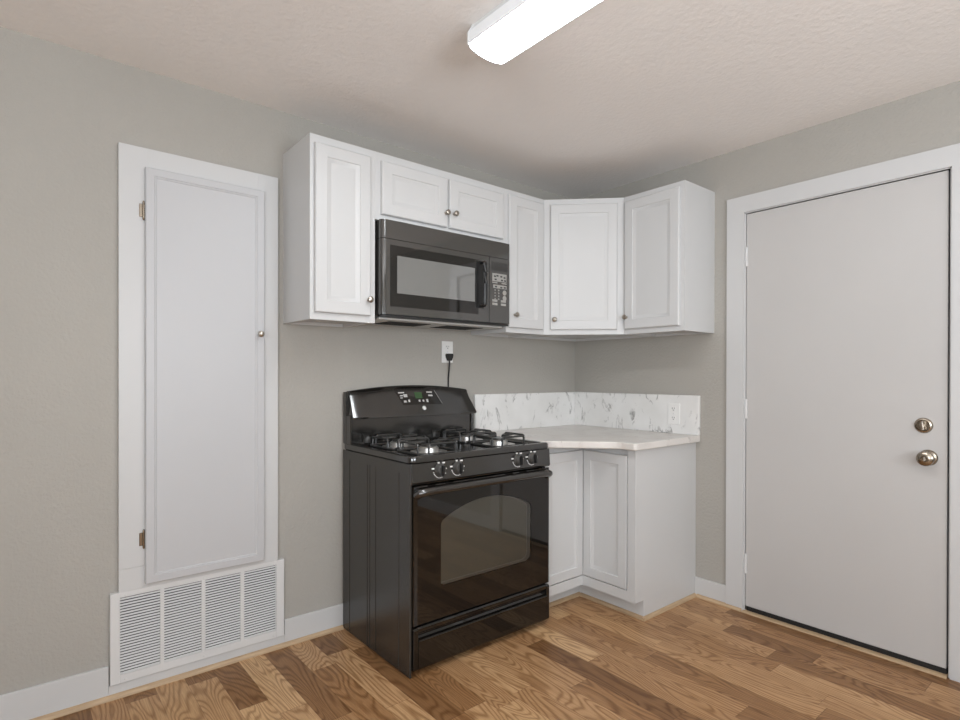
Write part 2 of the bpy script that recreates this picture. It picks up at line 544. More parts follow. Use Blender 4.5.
for hz in (1.882, 1.076, 0.255):
    bm = nb()
    lathe(bm, [(0.004, -0.052), (0.0065, -0.050), (0.0065, 0.050), (0.004, 0.052)], (-0.003, 1.399 - 0.98, hz), (0, 0, 1), 12)
    for k in (-0.03, -0.01, 0.01, 0.03):
        lathe(bm, [(0.0070, -0.0006), (0.0070, 0.0006)], (-0.003, 1.399 - 0.98, hz + k), (0, 0, 1), 12)
    box(bm, -0.0012, 0.0, 1.402 - 0.98, 1.410 - 0.98, hz - 0.05, hz + 0.05)
    obj('hinge', bm, M['grille'], d)
bm = nb()
lathe(bm, [(0.034, 0.0), (0.034, 0.004), (0.030, 0.009), (0.015, 0.012), (0.0135, 0.026), (0.020, 0.032), (0.029, 0.042), (0.0315, 0.052), (0.029, 0.061), (0.022, 0.066), (0.012, 0.067), (0.011, 0.064), (0.0, 0.064)],
      (0.004, 0.627 - 0.98, 0.905), (-1, 0, 0), 32)
kn = obj('door_knob', bm, M['bronze_nickel'], d)
bm = nb(); box(bm, -0.0665, -0.060, 0.627 - 0.98 - 0.002, 0.627 - 0.98 + 0.002, 0.898, 0.912)
obj('knob_button', bm, M['chrome'], kn)
bm = nb()
lathe(bm, [(0.033, 0.0), (0.033, 0.006), (0.029, 0.012), (0.024, 0.0135), (0.022, 0.011), (0.0, 0.011)], (0.004, 0.643 - 0.98, 1.041), (-1, 0, 0), 32)
db = obj('deadbolt', bm, M['bronze_nickel'], d)
bm = nb()
lathe(bm, [(0.007, 0.0), (0.006, 0.012)], (-0.007, 0.643 - 0.98, 1.041), (-1, 0, 0), 12)
prism(bm, [(0.643 - 0.98 - 0.006, 1.023), (0.643 - 0.98 + 0.004, 1.021), (0.643 - 0.98 + 0.010, 1.052), (0.643 - 0.98 - 0.002, 1.061)], -0.030, -0.017, 0.002, 2, flip='x')
obj('thumb_turn', bm, M['nickel'], db)
bm = nb()
prism(bm, [(WB - 0.030, 0), (WB + 0.045, 0), (WB + 0.045, 0.007), (WB - 0.016, 0.009), (WB - 0.030, 0.002)], DY0 + 0.002, 1.409, flip='y')
tag(obj('threshold', bm, M['oak_trim']), 'pale wood threshold strip under the flush door', 'threshold', kind='structure')
# ---------------------------------------------------------------- ceiling lamp
LX0, LX1, LY0, LY1 = 1.200, 1.378, 0.30, 1.526
t = thing('ceiling_light', 'long white fluorescent ceiling light, switched on', 'lamp', ((LX0 + LX1) / 2, (LY0 + LY1) / 2, CEIL))
a = At(t.location)
bm = nb(); box(bm, LX0 + 0.0225, LX1 - 0.0225, LY0 + 0.006, LY1 - 0.006, CEIL - 0.03, CEIL)
box(bm, LX0 + 0.004, LX1 - 0.004, LY0 + 0.006, LY1 - 0.006, CEIL - 0.036, CEIL - 0.030)
obj('housing', a.shift(bm), M['lamp_metal'], t)
bm = nb()
cxm, hw = (LX0 + LX1) / 2, (LX1 - LX0) / 2
prof = [(cxm + hw * 0.93 * math.sin(q), 2.396 - 0.028 * (math.cos(q) ** 0.8 if math.cos(q) > 0 else 0)) for q in [R(d_) for d_ in range(-90, 91, 10)]]
v0 = [bm.verts.new((x_, LY0 + 0.006, z_)) for x_, z_ in prof]
v1 = [bm.verts.new((x_, LY1 - 0.006, z_)) for x_, z_ in prof]
for i in range(len(prof) - 1):
    bm.faces.new((v0[i], v0[i + 1], v1[i + 1], v1[i]))
bm.faces.new(v0); bm.faces.new(v1[::-1])
obj('diffuser', a.shift(bm), M['diffuser'], t)
for sx, x_ in ((0, LX0), (1, LX1)):
    bm = nb()
    if sx == 0:
        prism(bm, [(LX0 + 0.022, CEIL - 0.012), (LX0 + 0.004, CEIL - 0.030), (LX0, 2.396), (LX0 + 0.004, 2.392), (LX0 + 0.010, CEIL - 0.032), (LX0 + 0.024, CEIL - 0.018)], LY0 + 0.006, LY1 - 0.006, flip='y')
    else:
        prism(bm, [(LX1 - 0.022, CEIL - 0.012), (LX1 - 0.004, CEIL - 0.030), (LX1, 2.396), (LX1 - 0.004, 2.392), (LX1 - 0.010, CEIL - 0.032), (LX1 - 0.024, CEIL - 0.018)], LY0 + 0.006, LY1 - 0.006, flip='y')
    obj('lens_side', a.shift(bm), M['lens_side'], t)
for y0, y1 in ((LY0, LY0 + 0.006), (LY1 - 0.006, LY1)):
    bm = nb()
    prism(bm, [(LX0 + 0.020, CEIL), (LX0, CEIL - 0.035), (LX0, 2.392)] + [(x_, z_ - 0.001) for x_, z_ in prof[1:-1]] + [(LX1, 2.392), (LX1, CEIL - 0.035), (LX1 - 0.020, CEIL)], y0, y1, flip='y')
    obj('end_cap', a.shift(bm), M['lamp_metal'], t)

# ---------------------------------------------------------------- kitchen cabinets
def knob_bm(x, z, y=0.0):
    bm = nb()
    lathe(bm, [(0.0075, 0.0), (0.0065, 0.003), (0.0048, 0.007), (0.0048, 0.012), (0.0085, 0.015), (0.0135, 0.019), (0.0142, 0.023), (0.012, 0.027), (0.006, 0.0295), (0.0, 0.030)], (x, y, z), (0, -1, 0), 20)
    return bm

DT = 0.019
def panel_profile(y):
    f = y - DT
    return [(0.0, f + 0.006), (0.0025, f + 0.002), (0.006, f), (0.052, f), (0.0545, f + 0.0035), (0.060, f + 0.0045), (0.070, f + 0.0085), (0.076, f + 0.0090)]

def cab_door(parent, x0, x1, z0, z1, knob=None, y=0.0):
    bm = nb(); rings_panel(bm, x0, x1, z0, z1, y - 0.0005, panel_profile(y))
    dr = obj('door', bm, M['white'], parent)
    if knob:
        obj('knob', knob_bm(knob[0], knob[1], y - DT), M['nickel'], dr)
    return dr

UZ0, UZ1, UY = 1.488, 2.270, 2.280
UH = UZ1 - UZ0
wc = 'upper wall cabinets'
# tall cabinet left of the microwave
t = thing('wall_cabinet', 'tall white one-door upper cabinet left of the microwave', 'cabinet', (0.954, UY, UZ0), 0, wc)
w = 1.2615 - 0.954
obj('body', prism(nb(), [(0, 0), (w, 0), (w, WA - UY), (0, WA - UY)], 0, UH, inset_bottom=(0.018, 0.014)), M['white'], t)
cab_door(t, 0.018, w - 0.029, 0.030, UH - 0.036, (w - 0.042, 0.100))
# low cabinet above the microwave
OZ0 = 1.962
t = thing('wall_cabinet', 'low white two-door upper cabinet directly above the microwave', 'cabinet', (1.262, UY, OZ0), 0, wc)
w = 2.0645 - 1.262; h = UZ1 - OZ0
obj('body', prism(nb(), [(0, 0), (w, 0), (w, WA - UY), (0, WA - UY)], 0, h, inset_bottom=(0.018, 0.012)), M['white'], t)
cab_door(t, 0.027, 0.395, 0.026, h - 0.038, (0.384, 0.094))
cab_door(t, 0.411, w - 0.030, 0.026, h - 0.038, (0.436, 0.098))
# narrow cabinet right of the microwave
t = thing('wall_cabinet', 'narrow white upper cabinet between microwave and the diagonal corner cabinet', 'cabinet', (2.065, UY, UZ0), 0, wc)
w = 2.3635 - 2.065
obj('body', prism(nb(), [(0, 0), (w, 0), (w, WA - UY), (0, WA - UY)], 0, UH, inset_bottom=(0.018, 0.014)), M['white'], t)
cab_door(t, 0.012, w - 0.020, 0.027, UH - 0.030, (0.049, 0.096))
# diagonal corner cabinet, modelled in the frame of its own face
cf = Vector((2.364, UY)); ce = Vector((2.685, 1.957))
fl = (ce - cf).length
ang = math.atan2(ce.y - cf.y, ce.x - cf.x)
t = thing('wall_cabinet', 'diagonal white one-door upper cabinet filling the room corner', 'cabinet', (cf.x, cf.y, UZ0), ang, wc)
def loc2(x_, y_):
    v = Vector((x_ - cf.x, y_ - cf.y)); c, s = math.cos(-ang), math.sin(-ang)
    return (v.x * c - v.y * s, v.x * s + v.y * c)
poly = [loc2(*q) for q in ((cf.x, cf.y), (ce.x, ce.y), (WB, ce.y), (WB, WA), (cf.x, WA))]
obj('body', prism(nb(), poly, 0, UH, inset_bottom=(0.018, 0.014)), M['white'], t)
cab_door(t, 0.036, fl - 0.040, 0.027, UH - 0.033, (0.060, 0.085))
# cabinet on the right wall
t = thing('wall_cabinet', 'white upper cabinet on the right wall nearest the flush door', 'cabinet', (2.685, 1.9565, UZ0), R(-90), wc)
w = 1.9565 - 1.578
obj('body', prism(nb(), [(0, 0), (w, 0), (w, WB - 2.685), (0, WB - 2.685)], 0, UH, inset_bottom=(0.018, 0.014)), M['white'], t)
cab_door(t, 0.014, w - 0.024, 0.027, UH - 0.030, (0.030, 0.094))

# corner base cabinet
BX, BY, BE = 2.408, 2.022, 1.684
t = thing('base_cabinet', 'white L-shaped corner base cabinet under the marble countertop', 'cabinet', (BX, BE, 0))
a = At(t.location)
wb, wa = WB - 0.0015, WA - 0.0015
bm = nb(); prism(bm, [(2.084, BY + 0.022), (BX + 0.022, BY + 0.022), (BX + 0.022, BE), (wb, BE), (wb, wa), (2.084, wa)], 0.100, 0.8755)
obj('body', a.shift(bm), M['white'], t)
bm = nb()                                        # face frame: bottom rails and the stile beside the end panel
prism(bm, [(2.084, BY), (BX, BY), (BX, BE), (BX + 0.0215, BE), (BX + 0.0215, BY + 0.0215), (2.084, BY + 0.0215)], 0.100, 0.1515)
box(bm, BX, BX + 0.0215, BE, BE + 0.046, 0.1515, 0.8755)
obj('face_frame', a.shift(bm), M['white'], t)
bm = nb(); prism(bm, [(2.084, 2.111), (2.483, 2.111), (2.483, BE + 0.0005), (wb, BE + 0.0005), (wb, wa), (2.084, wa)], 0.0, 0.0995)
obj('toe_kick', a.shift(bm), M['white'], t)
def flush_profile(f):
    return [(0.0, f + 0.002), (0.002, f), (0.050, f), (0.0525, f + 0.0035), (0.058, f + 0.0045), (0.066, f + 0.0085), (0.071, f + 0.0090)]
bm = nb(); rings_panel(bm, 2.090, BX - 0.002, 0.156, 0.842, BY + 0.021, flush_profile(BY - 0.002))
obj('door', a.shift(bm), M['white'], t)
bm = nb(); rings_panel(bm, 0.0, BY - 0.0025 - (BE + 0.0520), 0.156, 0.842, 0.021, flush_profile(-0.002))
bmesh.ops.rotate(bm, verts=bm.verts[:], cent=(0, 0, 0), matrix=Matrix.Rotation(R(-90), 3, 'Z'))
bmesh.ops.translate(bm, verts=bm.verts[:], vec=(BX, BY - 0.0025, 0))
obj('door', a.shift(bm), M['white'], t)

# countertop with a diagonal front, and its two backsplashes
bm = nb()
prism(bm, [(2.084, WA - 0.001), (2.084, 2.046), (2.350, 1.784), (2.366, 1.764), (2.372, 1.742), (2.372, 1.668), (2.384, 1.656), (WB - 0.001, 1.656), (WB - 0.001, WA - 0.001)], 0.8765, 0.9135, 0.006, 3)
tag(obj('countertop', bm, M['counter']), 'marble-look corner countertop with diagonal front edge', 'countertop')
bm = nb(); box(bm, 2.084, WB - 0.021, WA - 0.020, WA - 0.001, 0.914, 1.139, 0.002, 1)
tag(obj('backsplash', bm, M['splash']), 'marble-look backsplash strip on the range wall', 'backsplash')
bm = nb(); box(bm, WB - 0.020, WB - 0.001, 1.657, WA - 0.001, 0.914, 1.139, 0.002, 1)
tag(obj('backsplash', bm, M['splash']), 'marble-look backsplash strip on the right wall, with an outlet in it', 'backsplash')

# ---------------------------------------------------------------- outlets and cord
def outlet(label, loc, rot, plate_mat):
    t = thing('wall_outlet', label, 'outlet', loc, rot)
    bm = nb(); box(bm, -0.039, 0.039, -0.005, 0, -0.061, 0.061, 0.003, 2)
    obj('cover_plate', bm, plate_mat, t)
    for dz in (0.027, -0.027):
        bm = nb()
        pts = [(0.016 * math.cos(q) * (1.0), dz + max(-0.0135, min(0.0135, 0.019 * math.sin(q)))) for q in [2 * math.pi * k / 28 for k in range(28)]]
        prism(bm, pts, -0.0075, -0.005, flip='y')
        rc = obj('receptacle', bm, plate_mat, t)
        obj('slot', box(nb(), -0.0078, -0.0052, -0.0080, -0.0074, dz + 0.000, dz + 0.009), M['slot'], rc)
        obj('slot', box(nb(), 0.0052, 0.0078, -0.0080, -0.0074, dz + 0.001, dz + 0.008), M['slot'], rc)
        obj('slot', lathe(nb(), [(0.0028, 0), (0.0028, 0.0006)], (0, -0.0074, dz - 0.006), (0, -1, 0), 10), M['slot'], rc)
    bm = nb(); lathe(bm, [(0.0032, 0), (0.0028, 0.0012), (0, 0.0014)], (0, -0.005, 0), (0, -1, 0), 12)
    obj('screw', bm, M['grille'], t)
    return t
outlet('white wall outlet above the range, black cord plugged in', (1.892, WA, 1.384), 0, M['outlet'])
outlet('pale outlet set in the marble-look backsplash on the right wall', (WB - 0.020, 1.812, 1.030), R(-90), M['splash_plate'] if 'splash_plate' in M else M['outlet'])

t = thing('power_cord', 'black power cord hanging from the wall outlet behind the range', 'cord', (1.892, WA - 0.0083, 1.364))
bm = nb()
prism(bm, [(-0.017, 0.010), (0.017, 0.010), (0.019, 0.002), (0.016, -0.012), (0.008, -0.030), (-0.008, -0.030), (-0.016, -0.012), (-0.019, 0.002)][::-1], -0.030, 0.0, 0.003, 2, flip='y')
obj('plug', bm, M['rubber'], t)
bm = nb()
tube(bm, [(0, -0.015, -0.026), (0.0005, -0.0150, -0.045), (0.002, -0.010, -0.070), (0.005, -0.002, -0.100), (0.006, 0.0033, -0.130), (0.006, 0.0033, -0.19), (0.006, 0.0033, -0.30), (0.006, 0.0033, -0.40)], 0.0043, 10)
obj('cable', bm, M['rubber'], t)

# ---------------------------------------------------------------- built-in pantry door
PS = -0.003
t = thing('pantry_cupboard', 'tall narrow white built-in cupboard door in a flat frame above the grille', 'cupboard', (0.6185, WA, GZ1))
a = At(t.location)
bm = nb()
fy0, fy1 = WA - 0.019, WA - 0.0005
box(bm, 0.310, 0.412, fy0, fy1, 0.4935, 2.150, 0.0012, 1); box(bm, 0.310, 0.412, fy0 + 0.0006, fy1, 0.404, 0.4930, 0.0012, 1)
box(bm, 0.838, 0.927, fy0, fy1, 0.404, 2.150, 0.0012, 1)
box(bm, 0.4115, 0.8385, fy0 + 0.0003, fy1, 2.04, 2.1498, 0.0008, 1); box(bm, 0.4115, 0.8385, fy0 + 0.0003, fy1, 0.4042, 0.47, 0.0008, 1)
box(bm, 0.40, 0.85, fy0 + 0.008, fy1, 0.45, 2.06)
obj('face_frame', a.shift(bm), M['trim'], t)
bm = nb()
f = fy0 - 0.020
rings_panel(bm, 0.398, 0.860, 0.423, 2.071, fy0 - 0.0005, [(0.0, f + 0.003), (0.003, f), (0.030, f), (0.032, f + 0.003), (0.036, f + 0.0035), (0.039, f + 0.0065), (0.041, f + 0.0065)])
dr = obj('door', a.shift(bm), M['pantry'], t)
bm = nb(); lathe(bm, [(0.0075, 0.0), (0.0065, 0.003), (0.0048, 0.007), (0.0048, 0.012), (0.0085, 0.015), (0.0135, 0.019), (0.0142, 0.023), (0.012, 0.027), (0.006, 0.0295), (0.0, 0.030)], (0.838, f, 1.432), (0, -1, 0), 20)
obj('knob', a.shift(bm), M['nickel'], dr)
for hz in (1.900, 0.600):
    bm = nb()
    box(bm, 0.3785, 0.3965, fy0 - 0.0025, fy0, hz - 0.026, hz + 0.026, 0.001, 1)
    lathe(bm, [(0.0045, -0.032), (0.0045, 0.032)], (0.3935, fy0 - 0.0055, hz), (0, 0, 1), 12)
    lathe(bm, [(0.0, 0.0), (0.0032, 0.004), (0.0045, 0.008)], (0.3935, fy0 - 0.0055, hz - 0.040), (0, 0, 1), 12)
    lathe(bm, [(0.0045, 0.0), (0.0032, 0.004), (0.0, 0.008)], (0.3935, fy0 - 0.0055, hz + 0.032), (0, 0, 1), 12)
    obj('hinge', a.shift(bm), M['bronze_nickel'], dr)

t.location.x += PS

# ---------------------------------------------------------------- air return grille
t = thing('air_return_grille', 'white louvred air return grille below the built-in cupboard', 'vent', ((GX0 + GX1) / 2, WA, GZ0))
a = At(t.location)
gy = WA - 0.0145
cols = [(0.312, 0.4495), (0.4635, 0.603), (0.618, 0.760), (0.776, 0.917)]
zz0, zz1 = 0.085, 0.384
bm = nb()
box(bm, GX0, cols[0][0], gy - 0.004, WA - 0.0005, GZ0, GZ1, 0.0015, 1); box(bm, cols[3][1], GX1, gy - 0.004, WA - 0.0005, GZ0, GZ1, 0.0015, 1)
box(bm, cols[0][0] - 0.0005, cols[3][1] + 0.0005, gy - 0.0038, gy + 0.002, GZ0 + 0.0002, zz0, 0.001, 1)
box(bm, cols[0][0] - 0.0005, cols[3][1] + 0.0005, gy - 0.0038, gy + 0.002, zz1, GZ1 - 0.0002, 0.001, 1)
for (p0, p1), (q0, q1) in zip(cols, cols[1:]):
    box(bm, p1, q0, gy - 0.0036, gy + 0.002, zz0 - 0.002, zz1 + 0.002)
obj('frame', a.shift(bm), M['grille'], t)
bm = nb(); box(bm, cols[0][0], cols[3][1], WA - 0.0025, WA - 0.0008, zz0, zz1)
obj('duct_shade_sheet', a.shift(bm), M['near_black'], t)  # dark sheet on the wall, painted to stand for shade inside the duct
NS = 27
for c0, c1 in cols:
    bm = nb()
    for k in range(NS):
        z = zz0 + (k + 0.5) * (zz1 - zz0) / NS
        # each blade slopes down towards the room
        prism(bm, [(gy - 0.0030, z - 0.0033), (gy - 0.0024, z - 0.0038), (gy + 0.0036, z + 0.0014), (gy + 0.0030, z + 0.0019)], c0 - 0.0003, c1 + 0.0003, flip='x')
    obj('louvre_panel', a.shift(bm), M['grille'], t)
for x_, z_ in ((0.330, 0.064), (0.614, 0.064), (0.905, 0.064), (0.330, 0.391), (0.614, 0.391), (0.905, 0.391)):
    bm = nb(); lathe(bm, [(0.0042, 0), (0.0034, 0.0014), (0, 0.0018)], (x_, gy - 0.0040, z_), (0, -1, 0), 12)
    obj('screw', a.shift(bm), M['grille'], t)

# ---------------------------------------------------------------- microwave
MX0, MX1, MY, MZ0, MZ1 = 1.272, 2.0545, 2.236, 1.517, 1.9605
t = thing('microwave', 'black over-the-range microwave under the low cabinet', 'microwave', ((MX0 + MX1) / 2, WA - 0.02, MZ0))
a = At(t.location)
bm = nb()
box(bm, MX0 + 0.004, MX1 - 0.002, MY + 0.040, WA - 0.004, MZ0 + 0.004, MZ1 - 0.0005, 0.003, 1)
obj('case', a.shift(bm), M['charcoal'], t)
def front_slab(x0, x1, z0, z1, y0, y1, rl, rr, n=8):
    """front piece with rounded vertical edges of radius rl, rr"""
    pts = [(x1, y1)]
    if rr: pts += [(x1 - rr + rr * math.cos(q), y0 + rr - rr * math.sin(q)) for q in [math.pi / 2 * k / n for k in range(n + 1)]]
    else: pts += [(x1, y0)]
    if rl: pts += [(x0 + rl - rl * math.sin(q), y0 + rl - rl * math.cos(q)) for q in [math.pi / 2 * k / n for k in range(n + 1)]]
    else: pts += [(x0, y0)]
    pts += [(x0, y1)]
    return prism(nb(), pts[::-1], z0, z1)
VZ = 1.872
bm = front_slab(MX0, MX1, VZ + 0.002, MZ1 - 0.002, MY, MY + 0.045, 0.022, 0.006)
vg = obj('vent_grille', a.shift(bm), M['charcoal'], t)
bm = nb()
for k in range(6):
    xk = MX0 + 0.09 + k * 0.122
    bm = nb(); box(bm, xk, xk + 0.05, MY + 0.004, MY + 0.04, MZ1 - 0.003, MZ1 - 0.0002)
    obj('vent_slot', a.shift(bm), M['slot'], vg)
# door with a window opening
DX1 = 1.908
bm = nb()
wx_0, wx_1, wz_0, wz_1 = 1.352, 1.812, 1.628, 1.800
bm = front_slab(MX0, DX1, MZ0 + 0.012, VZ, MY, MY + 0.045, 0.024, 0.0)
dr = obj('door', a.shift(bm), M['charcoal'], t)
bm = nb(); box(bm, 1.316, 1.836, MY - 0.0010, MY + 0.001, 1.566, 1.846)
gl_ = obj('window', a.shift(bm), M['black_glass'], dr)
bm = nb(); box(bm, wx_0, wx_1, MY - 0.0016, MY - 0.0008, wz_0, wz_1)
obj('window_screen', a.shift(bm), M['cavity'], dr)
bm = nb()
hx = 1.853
box(bm, 1.826, 1.866, MY - 0.0022, MY + 0.001, 1.598, 1.842, 0.001, 1)  # black plate standing in for the pocket and shadow behind the handle
pts = [(hx, MY, 1.609), (hx, MY - 0.020, 1.609), (hx, MY - 0.028, 1.611), (hx, MY - 0.033, 1.618), (hx, MY - 0.036, 1.660), (hx, MY - 0.037, 1.720), (hx, MY - 0.036, 1.780), (hx, MY - 0.033, 1.822), (hx, MY - 0.028, 1.829), (hx, MY - 0.020, 1.831), (hx, MY, 1.831)]
tube(bm, pts, 0.0085, 12)
bmesh.ops.scale(bm, verts=bm.verts[:], vec=(1.35, 1, 1), space=Matrix.Translation((-hx, 0, 0)))
obj('handle', a.shift(bm), M['grip'], dr)
bm = front_slab(DX1 + 0.003, MX1, MZ0 + 0.012, VZ, MY, MY + 0.045, 0.0, 0.006)
cp = obj('control_panel', a.shift(bm), M['charcoal'], t)
bm = nb(); box(bm, 1.926, 2.036, MY - 0.0008, MY + 0.001, 1.806, 1.850)
obj('display_window', a.shift(bm), M['gloss'], cp)
def chip(x0, x1, z0, z1, y=MY - 0.001):
    obj('key_label', a.shift(box(nb(), x0, x1, y, MY + 0.0005, z0, z1)), M['grey_print'], cp)
chip(1.930, 2.030, 1.748, 1.790); chip(1.930, 1.965, 1.738, 1.744); chip(1.995, 2.03, 1.738, 1.744); chip(1.936, 2.030, 1.712, 1.730)
for k, z_ in enumerate((1.646, 1.628)):
    chip(1.930, 1.965, z_ - 0.006, z_ + 0.006); chip(1.990, 2.026, z_ - 0.006, z_ + 0.006)
bm = nb()
for r_ in range(4):
    for c_ in range(3):
        if c_ == 2: continue
        x_, z_ = 1.946 + c_ * 0.026, 1.702 - r_ * 0.0155
        obj('number_key', a.shift(box(nb(), x_, x_ + 0.006, MY - 0.001, MY + 0.0005, z_ - 0.004, z_ + 0.004)), M['grey_print'], cp)
for z_ in (1.692, 1.663):
    bm = nb(); lathe(bm, [(0.0135, 0.0), (0.0135, 0.0010), (0.0125, 0.0016), (0, 0.0016)], (2.016, MY, z_), (0, -1, 0), 18)
    obj('round_key', a.shift(bm), M['grey_print'], cp)
bm = nb()
for x0, z0 in ((1.940, 1.774), (1.958, 1.778), (1.985, 1.776), (2.008, 1.772), (1.945, 1.758), (1.99, 1.757), (2.012, 1.756), (1.948, 1.720), (1.985, 1.718), (2.01, 1.719)):
    obj('key_symbol', a.shift(box(nb(), x0, x0 + 0.014, MY - 0.0016, MY, z0 - 0.004, z0 + 0.004)), M['slot'], cp)
# lower chin and underside with filters and cooktop lamps
bm = front_slab(MX0 + 0.004, MX1 - 0.004, MZ0 + 0.001, MZ0 + 0.011, MY + 0.006, MY + 0.045, 0.020, 0.004)
obj('chin', a.shift(bm), M['rubber'], t)
bm = nb(); box(bm, MX0 + 0.012, MX1 - 0.012, MY + 0.046, WA - 0.03, MZ0 - 0.009, MZ0 + 0.004, 0.004, 2)
ub = obj('underside', a.shift(bm), M['under'], t)
for x0, x1 in ((MX0 + 0.10, MX0 + 0.34), (MX1 - 0.34, MX1 - 0.10)):
    bm = nb(); box(bm, x0, x1, 2.34, 2.50, MZ0 - 0.0105, MZ0 - 0.0085)
    obj('grease_filter', a.shift(bm), M['near_black'], ub)

# ---------------------------------------------------------------- gas range
RF = 1.950        # front plane
t = thing('gas_range', 'black four-burner gas range with oven, against the back wall', 'stove', ((RX0 + RX1) / 2, 2.28, 0))
a = At(t.location)
xc = (RX0 + RX1) / 2
bm = nb()
box(bm, RX0, RX0 + 0.010, 1.960, 2.572, 0.002, 0.884, 0.002, 1)
box(bm, RX1 - 0.020, RX1, 1.984, 2.572, 0.020, 0.884, 0.002, 1)
box(bm, RX0 + 0.019, RX1 - 0.019, 1.998, 2.570, 0.045, 0.880)
for y_ in (2.046, 2.245, 2.300, 2.322, 2.500):           # pressed ribs in the side sheet
    tube(bm, [(RX0, y_, 0.012), (RX0, y_, 0.840)], 0.0022, 8)
obj('body', a.shift(bm), M['sheet'], t)
for x_, y_ in ((RX0 + 0.05, 2.03), (RX1 - 0.05, 2.03), (RX0 + 0.05, 2.52), (RX1 - 0.05, 2.52)):
    bm = nb(); lathe(bm, [(0.016, 0.0), (0.016, 0.008), (0.008, 0.010), (0.008, 0.05)], (x_, y_, 0), (0, 0, 1), 14)
    obj('levelling_foot', a.shift(bm), M['rubber'], t)
# cooktop: raised rim round a sunken tray
bm = nb()
CT0, CT1 = 0.886, 0.915
cx0, cx1, cy0, cy1 = RX0 - 0.002, RX1 + 0.002, RF, 2.574
loops = []
for ins, z in ((0.004, CT0), (0.0, CT0 + 0.004), (0.0, CT1 - 0.008), (0.003, CT1 - 0.002), (0.009, CT1), (0.026, CT1), (0.034, CT1 - 0.003), (0.042, CT1 - 0.011), (0.050, CT1 - 0.013)):
    n_ = 5; rad = max(0.004, 0.030 - ins * 0.3)
    X0, X1, Y0, Y1 = cx0 + ins, cx1 - ins, cy0 + ins, cy1 - ins
    lp = []
    for (qx, qy, a0) in ((X0 + rad, Y0 + rad, 180), (X1 - rad, Y0 + rad, 270), (X1 - rad, Y1 - rad, 0), (X0 + rad, Y1 - rad, 90)):
        for k in range(n_ + 1):
            g = R(a0 + 90 * k / n_)
            lp.append(bm.verts.new((qx + rad * math.cos(g), qy + rad * math.sin(g), z)))
    loops.append(lp)
for A_, B_ in zip(loops, loops[1:]):
    for k in range(len(A_)):
        bm.faces.new((A_[k], A_[(k + 1) % len(A_)], B_[(k + 1) % len(A_)], B_[k]))
bm.faces.new(loops[0][::-1]); bm.faces.new(loops[-1])
ct = obj('cooktop', a.shift(bm), M['enamel'], t)
TRAY = CT1 - 0.013
# burners
BUR = [(1.456, 2.130), (1.456, 2.385), (1.884, 2.130), (1.884, 2.385)]
for i, (bx_, by_) in enumerate(BUR):
    bm = nb(); lathe(bm, [(0.080, 0.0), (0.084, 0.003), (0.078, 0.004), (0.055, 0.001), (0.045, 0.001)], (bx_, by_, TRAY), (0, 0, 1), 32)
    lathe(bm, [(0.047, 0.0), (0.045, 0.020), (0.037, 0.026), (0.0, 0.026)], (bx_, by_, TRAY), (0, 0, 1), 28)
    bu = obj('burner', a.shift(bm), M['chrome'], t)
    bm = nb(); lathe(bm, [(0.034, 0.0), (0.036, 0.004), (0.033, 0.008), (0.0, 0.009)], (bx_, by_, TRAY + 0.026), (0, 0, 1), 28)
    obj('burner_cap', a.shift(bm), M['iron'], bu)
def arch(p, q, z0, z1, r=0.012):
    """bar standing up at p, running level to q and down again"""
    p, q = Vector(p), Vector(q); d_ = (q - p).normalized()
    out = [(p.x, p.y, z0)]
    for k in range(5):
        g = math.pi / 2 * k / 4
        v = p + d_ * (r - r * math.cos(g)); out.append((v.x, v.y, z1 - r + r * math.sin(g)))
    for k in range(5):
        g = math.pi / 2 * k / 4
        v = q - d_ * (r - r * math.sin(g)); out.append((v.x, v.y, z1 - r + r * math.cos(g)))
    out.append((q.x, q.y, z0))
    return out
GT = TRAY + 0.048
for bx_, by_ in BUR:
    bm = nb(); hs = 0.106; rr = 0.0052
    ring = []
    for (qx, qy, a0) in ((-1, -1, 180), (1, -1, 270), (1, 1, 0), (-1, 1, 90)):
        for k in range(5):
            g = R(a0 + 90 * k / 4)
            ring.append((bx_ + qx * (hs - 0.02) + 0.02 * math.cos(g), by_ + qy * (hs - 0.02) + 0.02 * math.sin(g), TRAY + 0.005))
    tube(bm, ring, rr, 8, closed=True)
    for s_ in (-1, 1):      # arched fingers standing on the square ring
        tube(bm, arch((bx_ + s_ * hs, by_ - 0.072), (bx_ + s_ * hs, by_ + 0.072), TRAY + 0.005, GT), rr, 8)
        tube(bm, arch((bx_ - 0.072, by_ + s_ * hs), (bx_ + 0.072, by_ + s_ * hs), TRAY + 0.005, GT), rr, 8)
        tube(bm, [(bx_ + s_ * hs, by_, GT), (bx_ + s_ * 0.030, by_, GT), (bx_ + s_ * 0.024, by_, GT - 0.004)], rr, 8)
        tube(bm, [(bx_, by_ + s_ * hs, GT), (bx_, by_ + s_ * 0.030, GT), (bx_, by_ + s_ * 0.024, GT - 0.004)], rr, 8)
    obj('grate', a.shift(bm), M['iron'], t)
